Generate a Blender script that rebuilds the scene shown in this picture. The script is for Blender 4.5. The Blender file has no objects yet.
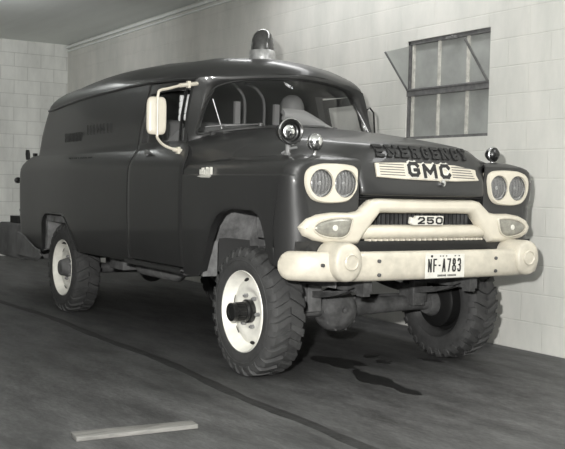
import bpy, bmesh, math, random
from mathutils import Vector, Matrix
from mathutils.geometry import tessellate_polygon
from mathutils.bvhtree import BVHTree
random.seed(7)
PI = math.pi
scn = bpy.context.scene
COL = scn.collection

# ------------------------------------------------------------------ materials
def nodes(name):
    m = bpy.data.materials.new(name); m.use_nodes = True
    nt = m.node_tree; nt.nodes.clear()
    out = nt.nodes.new('ShaderNodeOutputMaterial')
    return m, nt, out
def setin(n, **kw):
    for k, v in kw.items():
        k = k.replace('_', ' ')
        if k in n.inputs: n.inputs[k].default_value = v
def g(v, t=(1, 1, 1)):
    return (v*t[0], v*t[1], v*t[2], 1)
WARM = (1.0, .93, .78)
NEUT = (1.0, 1.0, .97)
def mat(name, col, rough=.5, metal=0, coat=0, noise=0, nscale=8, bump=0, bscale=40, dark=None, spec=.5, stretch=(1, 1, 1), trans=0):
    m, nt, out = nodes(name)
    b = nt.nodes.new('ShaderNodeBsdfPrincipled')
    setin(b, Base_Color=col, Roughness=rough, Metallic=metal, Coat_Weight=coat, Coat_Roughness=.06, Specular_IOR_Level=spec, Transmission_Weight=trans)
    nt.links.new(b.outputs[0], out.inputs[0])
    tc = nt.nodes.new('ShaderNodeTexCoord'); mp = nt.nodes.new('ShaderNodeMapping')
    mp.inputs['Scale'].default_value = stretch
    nt.links.new(tc.outputs['Object'], mp.inputs[0])
    if noise:
        n = nt.nodes.new('ShaderNodeTexNoise'); setin(n, Scale=nscale, Detail=6.0, Roughness=.6)
        nt.links.new(mp.outputs[0], n.inputs['Vector'])
        r = nt.nodes.new('ShaderNodeValToRGB')
        d = dark if dark else tuple(c*(1-noise) for c in col[:3])+(1,)
        r.color_ramp.elements[0].position = .35; r.color_ramp.elements[0].color = d
        r.color_ramp.elements[1].position = .65; r.color_ramp.elements[1].color = col
        nt.links.new(n.outputs[0], r.inputs[0]); nt.links.new(r.outputs[0], b.inputs['Base Color'])
    if bump:
        n2 = nt.nodes.new('ShaderNodeTexNoise'); setin(n2, Scale=bscale, Detail=4.0)
        nt.links.new(mp.outputs[0], n2.inputs['Vector'])
        bp = nt.nodes.new('ShaderNodeBump'); bp.inputs['Strength'].default_value = bump; bp.inputs['Distance'].default_value = .01
        nt.links.new(n2.outputs[0], bp.inputs['Height']); nt.links.new(bp.outputs[0], b.inputs['Normal'])
    return m
def glass(name, tint, refl=.06, rough=.02):
    m, nt, out = nodes(name)
    tr = nt.nodes.new('ShaderNodeBsdfTransparent'); tr.inputs[0].default_value = g(tint)
    gl = nt.nodes.new('ShaderNodeBsdfGlossy'); gl.inputs[0].default_value = (1, 1, 1, 1); gl.inputs['Roughness'].default_value = rough
    lw = nt.nodes.new('ShaderNodeFresnel'); lw.inputs[0].default_value = 1.45
    mx = nt.nodes.new('ShaderNodeMixShader')
    ge = nt.nodes.new('ShaderNodeNewGeometry'); ma = nt.nodes.new('ShaderNodeMath'); ma.operation = 'MULTIPLY_ADD'; ma.inputs[1].default_value = -1; ma.inputs[2].default_value = 1
    mu = nt.nodes.new('ShaderNodeMath'); mu.operation = 'MULTIPLY'
    nt.links.new(ge.outputs['Backfacing'], ma.inputs[0]); nt.links.new(ma.outputs[0], mu.inputs[0]); nt.links.new(lw.outputs[0], mu.inputs[1])
    nt.links.new(mu.outputs[0], mx.inputs[0]); nt.links.new(tr.outputs[0], mx.inputs[1]); nt.links.new(gl.outputs[0], mx.inputs[2])
    nt.links.new(mx.outputs[0], out.inputs[0])
    return m

M = {}
M['paint'] = mat('truck_paint', g(.027), rough=.38, coat=.28, spec=.35, noise=.12, nscale=3)
M['paint_in'] = mat('interior_paint', g(.035), rough=.7)
M['cream'] = mat('cream_enamel', g(.60, WARM), rough=.35, noise=.10, nscale=9, coat=.2)
M['creamworn'] = mat('worn_cream_enamel', g(.55, WARM), rough=.4, noise=.22, nscale=11, coat=.15)
M['chrome'] = mat('chrome', g(.72), rough=.16, metal=1)
M['trim'] = mat('bright_trim', g(.62), rough=.32, metal=.6, noise=.5, nscale=16)
M['steel'] = mat('dull_steel', g(.30), rough=.45, metal=.6)
M['rubber'] = mat('tyre_rubber', g(.055), rough=.75, noise=.35, nscale=14, bump=.2)
M['rim'] = mat('cream_wheel_paint', g(.86, (1, .98, .9)), rough=.4, noise=.2, nscale=10)
M['rimback'] = mat('dirty_rim_back', g(.05), rough=.6, noise=.4, nscale=10)
M['black'] = mat('black_enamel', g(.012), rough=.3)
M['blackmatt'] = mat('matt_black', g(.012), rough=.8)
M['dusty'] = mat('road_dust_on_steel', g(.155), rough=.85, noise=.55, nscale=9, bump=.3)
M['hanger'] = mat('dusty_hanger_iron', g(.15), rough=.8, noise=.5, nscale=14)
M['stepdust'] = mat('dusty_dark_step', g(.17), rough=.85, noise=.4, nscale=6)
M['arch'] = mat('dusty_inner_fender', g(.24), rough=.85, noise=.6, nscale=9, bump=.3)
M['chassis'] = mat('greasy_chassis_iron', g(.10), rough=.7, noise=.6, nscale=12, bump=.4)
M['glass'] = glass('window_glass', .955)
def lens_mat():
    m, nt, out = nodes('fluted_headlight_glass')
    L = nt.links
    tr = nt.nodes.new('ShaderNodeBsdfTransparent'); tr.inputs[0].default_value = g(.93)
    gl = nt.nodes.new('ShaderNodeBsdfPrincipled'); setin(gl, Base_Color=g(.34), Roughness=.2, Coat_Weight=.5)
    tc = nt.nodes.new('ShaderNodeTexCoord'); wv = nt.nodes.new('ShaderNodeTexWave'); wv.bands_direction = 'Y'; setin(wv, Scale=14.0, Distortion=.6)
    L.new(tc.outputs['Object'], wv.inputs['Vector'])
    mp = nt.nodes.new('ShaderNodeMapRange'); mp.inputs['To Min'].default_value = .25; mp.inputs['To Max'].default_value = .5
    L.new(wv.outputs['Fac'], mp.inputs['Value'])
    mx = nt.nodes.new('ShaderNodeMixShader'); L.new(mp.outputs[0], mx.inputs[0]); L.new(tr.outputs[0], mx.inputs[1]); L.new(gl.outputs[0], mx.inputs[2])
    L.new(mx.outputs[0], out.inputs[0]); return m
M['lens'] = lens_mat()
M['reflector'] = mat('silvered_reflector', g(.62), rough=.38, metal=1, noise=.3, nscale=30, bump=.3, bscale=60)
M['amber'] = mat('parking_lens', g(.34, (1, .97, .85)), rough=.25, noise=.35, nscale=30, metal=.3)
M['dome'] = mat('beacon_dome_glass', g(.06), rough=.12, coat=.8, noise=.5, nscale=14)
M['plate'] = mat('license_plate_paint', g(.66, (1, .98, .9)), rough=.45, noise=.15, nscale=20)
M['groove'] = mat('emblem_groove_paint', g(.09), rough=.5)
M['ink'] = mat('dark_ink', g(.018), rough=.5)
M['faded'] = mat('worn_letter_paint', g(.017), rough=.5)
M['letter'] = mat('dark_letter_paint', g(.012), rough=.6)
M['letteredge'] = mat('letter_edge_grey', g(.13), rough=.4)
M['silver'] = mat('silver_emblem', g(.62, (1, .98, .9)), rough=.4, metal=.1)
M['vinyl'] = mat('grey_seat_vinyl', g(.13), rough=.6)
M['palecloth'] = mat('pale_cloth', g(.30), rough=.8)
M['white'] = mat('white_plastic', g(.88), rough=.5)
M['wood'] = mat('weathered_board', g(.20, (1, .98, .92)), rough=.8, noise=.45, nscale=5, stretch=(14, 1, 6), bump=.3)
M['frame'] = mat('steel_window_frame', g(.16), rough=.6, noise=.4, nscale=20)
M['bar'] = mat('pale_window_bar', g(.62, (1, .98, .9)), rough=.5, noise=.35, nscale=25)
M['pane'] = mat('frosted_pane', g(.36, (.97, 1, .96)), rough=.35, noise=.25, nscale=4)
M['wiper'] = mat('dull_wiper', g(.10), rough=.5, metal=.5)
M['hose'] = mat('dark_gap', g(.01), rough=.9)

def wall_mat(name, base, dirt, axis_a, mortar=.86, streak=.25):
    """painted concrete block; axis_a = 'X' or 'Y' is the horizontal axis of the wall"""
    m, nt, out = nodes(name)
    L = nt.links
    b = nt.nodes.new('ShaderNodeBsdfPrincipled'); setin(b, Roughness=.75, Specular_IOR_Level=.3)
    L.new(b.outputs[0], out.inputs[0])
    tc = nt.nodes.new('ShaderNodeTexCoord'); sp = nt.nodes.new('ShaderNodeSeparateXYZ'); cb = nt.nodes.new('ShaderNodeCombineXYZ')
    L.new(tc.outputs['Object'], sp.inputs[0]); L.new(sp.outputs[axis_a], cb.inputs['X']); L.new(sp.outputs['Z'], cb.inputs['Y'])
    br = nt.nodes.new('ShaderNodeTexBrick')
    setin(br, Scale=1.0, Mortar_Size=.006, Mortar_Smooth=.6, Brick_Width=.406, Row_Height=.2035, Bias=0.0)
    br.inputs['Color1'].default_value = (1, 1, 1, 1); br.inputs['Color2'].default_value = (.94, .94, .94, 1); br.inputs['Mortar'].default_value = (mortar,)*3+(1,)
    L.new(cb.outputs[0], br.inputs['Vector'])
    n = nt.nodes.new('ShaderNodeTexNoise'); setin(n, Scale=1.6, Detail=8.0, Roughness=.65)
    mp = nt.nodes.new('ShaderNodeMapping'); mp.inputs['Scale'].default_value = (1.6, .5, 1)
    L.new(cb.outputs[0], mp.inputs[0]); L.new(mp.outputs[0], n.inputs['Vector'])
    r = nt.nodes.new('ShaderNodeValToRGB')
    r.color_ramp.elements[0].position = .32; r.color_ramp.elements[0].color = dirt
    r.color_ramp.elements[1].position = .62; r.color_ramp.elements[1].color = base
    L.new(n.outputs[0], r.inputs[0])
    mx = nt.nodes.new('ShaderNodeMixRGB'); mx.blend_type = 'MULTIPLY'; mx.inputs[0].default_value = 1
    L.new(r.outputs[0], mx.inputs[1]); L.new(br.outputs[0], mx.inputs[2]); L.new(mx.outputs[0], b.inputs['Base Color'])
    bp = nt.nodes.new('ShaderNodeBump'); bp.inputs['Strength'].default_value = .5; bp.inputs['Distance'].default_value = .004
    inv = nt.nodes.new('ShaderNodeMath'); inv.operation = 'MULTIPLY_ADD'; inv.inputs[1].default_value = -1; inv.inputs[2].default_value = 1
    n3 = nt.nodes.new('ShaderNodeTexNoise'); setin(n3, Scale=30.0, Detail=4.0)
    L.new(cb.outputs[0], n3.inputs['Vector'])
    ad = nt.nodes.new('ShaderNodeMath'); ad.operation = 'MULTIPLY_ADD'; ad.inputs[1].default_value = .25
    L.new(br.outputs['Fac'], inv.inputs[0]); L.new(n3.outputs[0], ad.inputs[0]); L.new(inv.outputs[0], ad.inputs[2])
    L.new(ad.outputs[0], bp.inputs['Height']); L.new(bp.outputs[0], b.inputs['Normal'])
    return m
M['wall_r'] = wall_mat('painted_block_right', g(.68, (1, .985, .925)), g(.56, (.99, 1, .94)), 'X', mortar=.955)
M['wall_b'] = wall_mat('painted_block_back', g(.74, (.99, 1, .95)), g(.56, (.99, 1, .95)), 'Y', mortar=.74)
M['ceil'] = mat('ceiling_board', g(.86, (.97, 1, .97)), rough=.8, noise=.12, nscale=.9, stretch=(.3, 2, 1))

def floor_mat():
    m, nt, out = nodes('oil_stained_concrete')
    L = nt.links
    b = nt.nodes.new('ShaderNodeBsdfPrincipled'); setin(b, Roughness=.62, Specular_IOR_Level=.35)
    L.new(b.outputs[0], out.inputs[0])
    tc = nt.nodes.new('ShaderNodeTexCoord')
    mp = nt.nodes.new('ShaderNodeMapping'); mp.inputs['Scale'].default_value = (.75, 2.4, 1)
    mp.inputs['Rotation'].default_value = (0, 0, -.75)
    L.new(tc.outputs['Object'], mp.inputs[0])
    n = nt.nodes.new('ShaderNodeTexNoise'); setin(n, Scale=2.2, Detail=9.0, Roughness=.68)
    L.new(mp.outputs[0], n.inputs['Vector'])
    r = nt.nodes.new('ShaderNodeValToRGB')
    r.color_ramp.elements[0].position = .34; r.color_ramp.elements[0].color = g(.046)
    r.color_ramp.elements[1].position = .66; r.color_ramp.elements[1].color = g(.125)
    L.new(n.outputs[0], r.inputs[0])
    n2 = nt.nodes.new('ShaderNodeTexNoise'); setin(n2, Scale=26.0, Detail=5.0, Roughness=.7)
    L.new(mp.outputs[0], n2.inputs['Vector'])
    r2 = nt.nodes.new('ShaderNodeValToRGB')
    r2.color_ramp.elements[0].position = .3; r2.color_ramp.elements[0].color = g(.55)
    r2.color_ramp.elements[1].position = .7; r2.color_ramp.elements[1].color = g(1.0)
    L.new(n2.outputs[0], r2.inputs[0])
    mx = nt.nodes.new('ShaderNodeMixRGB'); mx.blend_type = 'MULTIPLY'; mx.inputs[0].default_value = 1
    L.new(r.outputs[0], mx.inputs[1]); L.new(r2.outputs[0], mx.inputs[2])
    L.new(mx.outputs[0], b.inputs['Base Color'])
    bp = nt.nodes.new('ShaderNodeBump'); bp.inputs['Strength'].default_value = .35; bp.inputs['Distance'].default_value = .006
    L.new(n2.outputs[0], bp.inputs['Height']); L.new(bp.outputs[0], b.inputs['Normal'])
    return m
M['floor'] = floor_mat()
M['joint'] = mat('tar_joint', g(.022), rough=.7, noise=.5, nscale=9, bump=.3)
M['oil'] = mat('oil_stain', g(.010), rough=.5, noise=.5, nscale=7)

# ------------------------------------------------------------------ mesh helpers
class MB:
    def __init__(s): s.v = []; s.f = []
    def add(s, vs, fs):
        o = len(s.v); s.v += [tuple(p) for p in vs]; s.f += [tuple(i+o for i in f) for f in fs]; return o
    def grid(s, rows, cu=False, skip=None):
        nr = len(rows); nc = len(rows[0]); fs = []
        for i in range(nr-1):
            for j in range(nc if cu else nc-1):
                if skip and skip(i, j): continue
                k = (j+1) % nc
                fs.append((i*nc+j, i*nc+k, (i+1)*nc+k, (i+1)*nc+j))
        s.add([p for r in rows for p in r], fs)
    def box(s, c, d, M3=None):
        vs = []
        for x in (-1, 1):
            for y in (-1, 1):
                for z in (-1, 1):
                    p = Vector((x*d[0]/2, y*d[1]/2, z*d[2]/2))
                    if M3 is not None: p = M3 @ p
                    vs.append(Vector(c)+p)
        s.add(vs, [(0, 1, 3, 2), (4, 6, 7, 5), (0, 4, 5, 1), (2, 3, 7, 6), (0, 2, 6, 4), (1, 5, 7, 3)])
    def tube(s, pts, r, n=10, caps=True, closed=False):
        pts = [Vector(p) for p in pts]; rr = r if isinstance(r, (list, tuple)) else [r]*len(pts)
        rows = []; up = None
        for i, p in enumerate(pts):
            if closed: t = (pts[(i+1) % len(pts)]-pts[i-1]).normalized()
            else: t = (pts[min(i+1, len(pts)-1)]-pts[max(i-1, 0)]).normalized()
            if up is None:
                up = Vector((0, 0, 1)) if abs(t.z) < .9 else Vector((1, 0, 0))
            a = (up-t*up.dot(t)).normalized(); b = t.cross(a); up = a
            rows.append([p+(a*math.cos(2*PI*k/n)+b*math.sin(2*PI*k/n))*rr[i] for k in range(n)])
        if closed: rows.append(rows[0])
        s.grid(rows, cu=True)
        if caps and not closed:
            for rw, p in ((rows[0], pts[0]), (rows[-1], pts[-1])):
                s.add(rw+[p], [(k, (k+1) % n, n) for k in range(n)])
    def lathe(s, prof, o, axis, n=32):
        """prof: (radius, height along axis)"""
        o = Vector(o); ax = Vector(axis).normalized()
        a = ax.orthogonal().normalized(); b = ax.cross(a)
        rows = [[o+ax*h+(a*math.cos(2*PI*k/n)+b*math.sin(2*PI*k/n))*max(r, 1e-4) for k in range(n)] for r, h in prof]
        s.grid(rows, cu=True)
    def poly(s, pts3):
        tr = tessellate_polygon([[Vector(p) for p in pts3]])
        s.add(pts3, [tuple(t) for t in tr])
    def pillow(s, outline, layers, mp, capback=True, holes=(), hdepth=-.05):
        """outline: 2d ccw list; layers: (inset, depth); mp(a,b,depth)->3d"""
        rows = []
        for ins, dep in layers:
            rows.append([mp(a, b, dep) for a, b in inset2(outline, ins)])
        s.grid(rows, cu=True)
        ii = inset2(outline, layers[-1][0])
        tr = tessellate_polygon([[Vector((a, b, 0)) for a, b in ii]]+[[Vector((a, b, 0)) for a, b in h] for h in holes])
        hv = [mp(a, b, layers[-1][1]) for h in holes for a, b in h]
        s.add(rows[-1]+hv, [tuple(t) for t in tr])
        for h in holes: s.grid([[mp(a, b, layers[-1][1]) for a, b in h], [mp(a, b, layers[-1][1]-.008) for a, b in h], [mp(a, b, hdepth) for a, b in h]], cu=True)
        if capback:
            ii = inset2(outline, layers[0][0]); tr = tessellate_polygon([[Vector((a, b, 0)) for a, b in ii]])
            s.add(rows[0], [tuple(t) for t in tr])
    def mirror(s):
        m = MB(); m.v = [(x, -y, z) for x, y, z in s.v]; m.f = [tuple(reversed(f)) for f in s.f]; return m
    def join(s, o): s.add(o.v, o.f); return s
    def build(s, name, material, parent=None, smooth=35, solid=0, merge=1e-4, loc=None, bevel=0, flat=False):
        me = bpy.data.meshes.new(name); me.from_pydata(s.v, [], s.f)
        bm = bmesh.new(); bm.from_mesh(me)
        if merge: bmesh.ops.remove_doubles(bm, verts=bm.verts, dist=merge)
        bmesh.ops.dissolve_degenerate(bm, dist=1e-6, edges=bm.edges)
        bmesh.ops.recalc_face_normals(bm, faces=bm.faces)
        bm.to_mesh(me); bm.free()
        if not flat:
            me.polygons.foreach_set('use_smooth', [True]*len(me.polygons))
            me.set_sharp_from_angle(angle=math.radians(smooth))
        me.materials.append(material)
        o = bpy.data.objects.new(name, me); COL.objects.link(o)
        if solid:
            md = o.modifiers.new('thickness', 'SOLIDIFY'); md.thickness = solid; md.offset = 0
        if bevel:
            md = o.modifiers.new('rounding', 'BEVEL'); md.width = bevel; md.segments = 3; md.limit_method = 'ANGLE'
        if solid or bevel:
            me2 = bpy.data.meshes.new_from_object(o.evaluated_get(bpy.context.evaluated_depsgraph_get()))
            o.modifiers.clear(); o.data = me2; bpy.data.meshes.remove(me); me2.name = name
            if not flat or bevel:
                me2.polygons.foreach_set('use_smooth', [True]*len(me2.polygons))
                me2.set_sharp_from_angle(angle=math.radians(smooth))
        if parent is not None: o.parent = parent
        if loc is not None: o.location = loc
        return o
def inset2(pl, d):
    if abs(d) < 1e-9: return list(pl)
    n = len(pl); area = sum(pl[i][0]*pl[(i+1) % n][1]-pl[(i+1) % n][0]*pl[i][1] for i in range(n))
    sg = 1 if area > 0 else -1; out = []
    for i in range(n):
        p0 = Vector(pl[i-1]).to_2d(); p1 = Vector(pl[i]).to_2d(); p2 = Vector(pl[(i+1) % n]).to_2d()
        e1 = (p1-p0).normalized(); e2 = (p2-p1).normalized()
        n1 = Vector((-e1.y, e1.x))*sg; n2 = Vector((-e2.y, e2.x))*sg
        b = n1+n2
        if b.length < 1e-6: b = n1
        b.normalize(); c = max(.5, b.dot(n1))
        q = p1+b*(d/c); out.append((q.x, q.y))
    return out
def lin(tab, x):
    if x <= tab[0][0]: return tab[0][1]
    for (a, fa), (b, fb) in zip(tab, tab[1:]):
        if x <= b: return fa+(fb-fa)*(x-a)/(b-a) if b > a else fb
    return tab[-1][1]
def ss(t): t = max(0, min(1, t)); return t*t*(3-2*t)
def cr(p, t):
    """catmull-rom through list p (Vectors or floats), t in 0..len-1"""
    n = len(p); i = min(int(t), n-2); u = t-i
    p1, p2 = p[i], p[i+1]; p0 = p[i-1] if i > 0 else p1*2-p2; p3 = p[i+2] if i+2 < n else p2*2-p1
    return .5*((2*p1)+(p2-p0)*u+(2*p0-5*p1+4*p2-p3)*u*u+(3*p1-p0-3*p2+p3)*u**3)
def spline(pts, n):
    P = [Vector(p) for p in pts]; return [cr(P, (len(P)-1)*k/n) for k in range(n+1)]
def loftkeys(secs, nu, nv):
    S = [[Vector(p) for p in sec] for sec in secs]
    cols = []
    nk = len(S)
    dense = [[cr(sec, (len(sec)-1)*k/nv) for k in range(nv+1)] for sec in S]
    rows = []
    for i in range(nu*(nk-1)+1):
        t = i/nu
        rows.append([cr([d[k] for d in dense], t) for k in range(nv+1)])
    return rows
def flip(rows): return [[Vector((p[0], -p[1], p[2])) for p in r] for r in rows]

def tag(o, label=None, cat=None, group=None, kind=None):
    if label: o['label'] = label
    if cat: o['category'] = cat
    if group: o['group'] = group
    if kind: o['kind'] = kind
    return o
def empty(name, loc=(0, 0, 0), parent=None):
    o = bpy.data.objects.new(name, None); o.location = loc; o.empty_display_size = .2; COL.objects.link(o)
    if parent: o.parent = parent
    return o

# ------------------------------------------------------------------ stroke lettering
GL = {
 'E': [[(1, 0), (0, 0), (0, 1), (1, 1)], [(0, .5), (.8, .5)]],
 'M': [[(0, 0), (0, 1), (.5, .35), (1, 1), (1, 0)]],
 'R': [[(0, 0), (0, 1), (.75, 1), (1, .85), (1, .65), (.75, .5), (0, .5)], [(.5, .5), (1, 0)]],
 'G': [[(1, .8), (.8, 1), (.2, 1), (0, .8), (0, .2), (.2, 0), (.8, 0), (1, .2), (1, .45), (.6, .45)]],
 'N': [[(0, 0), (0, 1), (1, 0), (1, 1)]],
 'C': [[(1, .8), (.8, 1), (.2, 1), (0, .8), (0, .2), (.2, 0), (.8, 0), (1, .2)]],
 'Y': [[(0, 1), (.5, .5), (1, 1)], [(.5, .5), (.5, 0)]],
 'F': [[(0, 0), (0, 1), (1, 1)], [(0, .52), (.8, .52)]],
 'A': [[(0, 0), (.5, 1), (1, 0)], [(.2, .36), (.8, .36)]],
 '-': [[(.1, .5), (.9, .5)]],
 '7': [[(0, 1), (1, 1), (.35, 0)]],
 '8': [[(.5, .53), (.1, .65), (.1, .9), (.3, 1), (.7, 1), (.9, .9), (.9, .65), (.5, .53), (0, .38), (0, .12), (.25, 0), (.75, 0), (1, .12), (1, .38), (.5, .53)]],
 '3': [[(0, .85), (.2, 1), (.8, 1), (1, .85), (1, .65), (.75, .52), (.4, .52)], [(.75, .52), (1, .38), (1, .15), (.8, 0), (.2, 0), (0, .15)]],
 '2': [[(0, .78), (.2, 1), (.8, 1), (1, .82), (1, .6), (0, 0), (1, 0)]],
 '5': [[(1, 1), (0, 1), (0, .55), (.75, .6), (1, .42), (1, .15), (.75, 0), (.2, 0), (0, .15)]],
 '0': [[(.25, 0), (0, .2), (0, .8), (.25, 1), (.75, 1), (1, .8), (1, .2), (.75, 0), (.25, 0)]],
}
SERIF = {'E': [(0, 0), (0, 1)], 'M': [(0, 0), (1, 0), (0, 1), (1, 1)], 'R': [(0, 0), (1, 0), (0, 1)], 'N': [(0, 0), (0, 1), (1, 1)], 'Y': [(.5, 0), (0, 1), (1, 1)]}
def letters(mb, text, a0, a1, b0, b1, th, mp, depth, gap=.3, wd=None, serif=False, d0=0.0, jitter=None):
    n = len(text); wd = wd or {}
    ws = [wd.get(c, 1) for c in text]; tot = sum(ws)+gap*(n-1); u = (a1-a0)/tot; a = a0
    for ci, c in enumerate(text):
        w = ws[ci]*u; strokes = [list(st) for st in GL[c]]
        if serif:
            for (x, y) in SERIF.get(c, []): strokes.append([(x-.17, y), (x+.17, y)])
        off = jitter[ci] if jitter else 0
        for st in strokes:
            P = [Vector((a+th/2+x*(w-th), b0+off+th/2+y*(b1-b0-th))) for x, y in st]
            for p, q in zip(P, P[1:]):
                d = (q-p)
                if d.length < 1e-6: continue
                d.normalize(); nn = Vector((-d.y, d.x)); e = d*th*.42; h = nn*th/2
                qd = [p-e-h, q+e-h, q+e+h, p-e+h]
                vs = [mp(v.x, v.y, d0) for v in qd]+[mp(v.x, v.y, depth) for v in qd]
                mb.add(vs, [(3, 2, 1, 0), (4, 5, 6, 7), (0, 1, 5, 4), (1, 2, 6, 5), (2, 3, 7, 6), (3, 0, 4, 7)])
        a += w+gap*u

# ================================================================== SETTING
WY = 1.439; CZ = 3.244; XB = -9.53; X1 = 5.6; Y0 = -6.5
WX0, WX1, WZ0, WZ1 = -1.345, -.385, 1.538, 2.345
def hexa(mb, x0, x1, y0, y1, z0, z1): mb.box(((x0+x1)/2, (y0+y1)/2, (z0+z1)/2), (x1-x0, y1-y0, z1-z0))
w = MB(); T = .2
for a in ((XB-T, WX0, 0, CZ), (WX1, X1, 0, CZ), (WX0, WX1, 0, WZ0), (WX0, WX1, WZ1, CZ)):
    hexa(w, a[0], a[1], WY, WY+T, a[2], a[3])
tag(w.build('wall_right', M['wall_r'], flat=True), kind='structure')
w = MB(); hexa(w, XB-T, XB, Y0, WY, 0, CZ); tag(w.build('wall_back', M['wall_b'], flat=True), kind='structure')
w = MB(); hexa(w, XB-T, X1, Y0, WY+T, CZ, CZ+.15); tag(w.build('ceiling', M['ceil'], flat=True), kind='structure')
# floor with an expansion joint running the length of the bay
def joint_y(x): return -1.085-.035*math.sin(x*1.1+.4)-.02*math.sin(x*2.7)-(.05 if x > 1 else 0)*ss((x-1)/.6)
w = MB(); hexa(w, XB-T, X1, Y0, WY+T, -.15, 0)
tag(w.build('floor', M['floor'], flat=True), kind='structure')
N = 160; rows = []
for i in range(N+1):
    x = XB+.01+(X1-XB-.03)*i/N; jy = joint_y(x); hw = .029+.005*math.sin(x*9)+.003*math.sin(x*23)
    rows.append([(x, jy-hw-.01, .0002), (x, jy-hw, .003), (x, jy+hw, .003), (x, jy+hw+.01, .0002)])
w = MB(); w.grid(rows)
tag(w.build('trim_2', M['joint'], smooth=60), kind='structure')
w = MB(); w.box(((XB+X1)/2, WY-.02, CZ-.045), (X1-XB-.02, .04, .03)); w.box(((XB+X1)/2, WY-.012, CZ-.10), (X1-XB-.02, .024, .018))
tag(w.build('trim_1', M['ceil'], flat=True), kind='structure')

# window: steel casement, three lights wide, upper vent tilted in
win = empty('window_1', ((WX0+WX1)/2, WY, WZ0)); tag(win, kind='structure')
off = Vector(win.location)
def L(mb):
    mb.v = [(x-off.x, y-off.y, z-off.z) for x, y, z in mb.v]; return mb
FY = WY+.035; ZM = 1.913
w = MB()
hexa(w, WX0, WX1, FY-.02, FY+.02, WZ1-.03, WZ1); hexa(w, WX0, WX1, FY-.02, FY+.02, WZ0, WZ0+.022)
hexa(w, WX0, WX0+.022, FY-.02, FY+.02, WZ0, WZ1); hexa(w, WX1-.014, WX1, FY-.02, FY+.02, WZ0, WZ1)
hexa(w, WX0, WX1, FY-.03, FY+.02, ZM-.02, ZM+.022)
L(w).build('window_frame', M['frame'], win, flat=True)
V1, V2 = -.985, -.655
for vx in (WX0+.045, V1, V2):
    w = MB(); hexa(w, vx-.0095, vx+.0095, FY-.008, FY+.012, WZ0+.02, ZM-.02); hexa(w, vx-.0095, vx+.0095, FY-.008, FY+.012, ZM+.02, WZ1-.03)
    L(w).build('glazing_bar', M['bar'], win, flat=True)
for (a, b) in ((WX0+.022, V1), (V1, V2), (V2, WX1-.014)):
    for (c, d) in ((WZ0+.02, ZM-.02), (ZM+.02, WZ1-.03)):
        w = MB(); hexa(w, a+.004, b-.004, FY+.012, FY+.017, c, d); L(w).build('pane', M['pane'], win, flat=True)
# tilted hopper vent with its triangular side wings
vb = FY-.03; vt = vb-.245; zt = ZM+.325
w = MB()
def bar3(p, q, r): w.tube([p, q], r, n=6)
bar3((WX0+.01, vb, ZM+.03), (WX0+.01, vt, zt), .009); bar3((WX1-.02, vb, ZM+.03), (WX1-.02, vt, zt), .010)
bar3((WX0+.01, vb, ZM+.03), (WX1-.02, vb, ZM+.03), .010)
vent = L(w).build('vent_sash', M['frame'], win)
w = MB(); w.add([(WX0+.012, vb, ZM+.03), (WX0+.012, vt, zt), (WX0+.012, vb, WZ1-.04)], [(0, 1, 2)])
L(w).build('side_wing', M['pane'], vent, solid=.006, flat=True)
w = MB(); w.box(((WX0+WX1)/2+.06, FY-.04, WZ1-.03), (.10, .03, .02)); w.tube([((WX0+WX1)/2+.02, FY-.05, WZ1-.035), ((WX0+WX1)/2+.09, FY-.055, WZ1-.02)], .008, n=6)
L(w).build('window_catch', M['steel'], win)

# ================================================================== TRUCK
truck = empty('panel_truck', (0, 0, 0))
tag(truck, 'dark raised four wheel drive emergency panel truck with cream bumper, grille and wheels', 'truck')
def both(mb): return MB().join(mb).join(mb.mirror())
def pair(mb, name, material, parent, **k): return [q.build(name, material, parent, **k) for q in (mb.mirror(), mb)]

WTAB = [(.38, .885), (.56, .900), (.66, .912), (.80, .922), (1.0, .928), (1.12, .928), (1.2, .926), (1.235, .921), (1.27, .910), (1.31, .888), (1.345, .866), (1.36, .853), (1.5, .836), (1.65, .803), (1.76, .773), (1.86, .745)]
def W(z): return lin(WTAB, z)
RIMZ = [(-4.1, 1.785), (-3.7, 1.81), (-3.2, 1.828), (-2.6, 1.845), (-2.0, 1.857), (-1.5, 1.858), (-1.0, 1.846), (-.8, 1.84)]
def rimz(x): return lin(RIMZ, x)
ZB = [(-4.40, .52), (-3.62, .49), (-3.605, .51), (-3.55, .755), (-3.515, .80), (-3.45, .838), (-3.36, .85), (-2.98, .85), (-2.92, .835), (-2.84, .775), (-2.66, .60), (-2.63, .57), (-2.58, .56), (-1.57, .565)]
XS = sorted(set([k[0] for k in ZB if k[0] > -3.95] + [-4.16, -4.05, -3.92, -3.8, -3.7, -3.6, -3.15, -2.75, -2.4, -2.2, -2.0, -1.8]), reverse=True)
DOORF, DOORR = -.68, -1.565
def bodypt(kind, val, z, w_, d):
    rc = .13; xr = -4.32+d; tp = .030
    if kind == 's':
        x = val+d*ss((-2.7-val)/1.25); return Vector((x, w_-tp*ss((-2.6-x)/1.4), z))
    w2 = w_-tp
    if kind == 'a':
        return Vector((xr+rc-rc*math.sin(val), w2-rc+rc*math.cos(val), z))
    return Vector((xr-.03*(1-val*val), (w2-rc)*val, z))
ST = [('s', x) for x in XS]+[('a', PI/2*k/6) for k in range(7)]+[('r', .66), ('r', .33), ('r', 0)]
def nomx(k, v): return v if k == 's' else -4.32
rows = []
FR = [0, .05, .18, .4, .65, .85, .96, 1]
for f in FR:
    r = []
    for k, v in ST:
        zb = lin(ZB, nomx(k, v)); z = zb+(1.235-zb)*f; r.append(bodypt(k, v, z, W(z), 0))
    rows.append(r)
for z, d in ((1.27, .02), (1.31, .07), (1.345, .17), (1.36, .33)):
    rows.append([bodypt(k, v, z, W(z), d) for k, v in ST])
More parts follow.
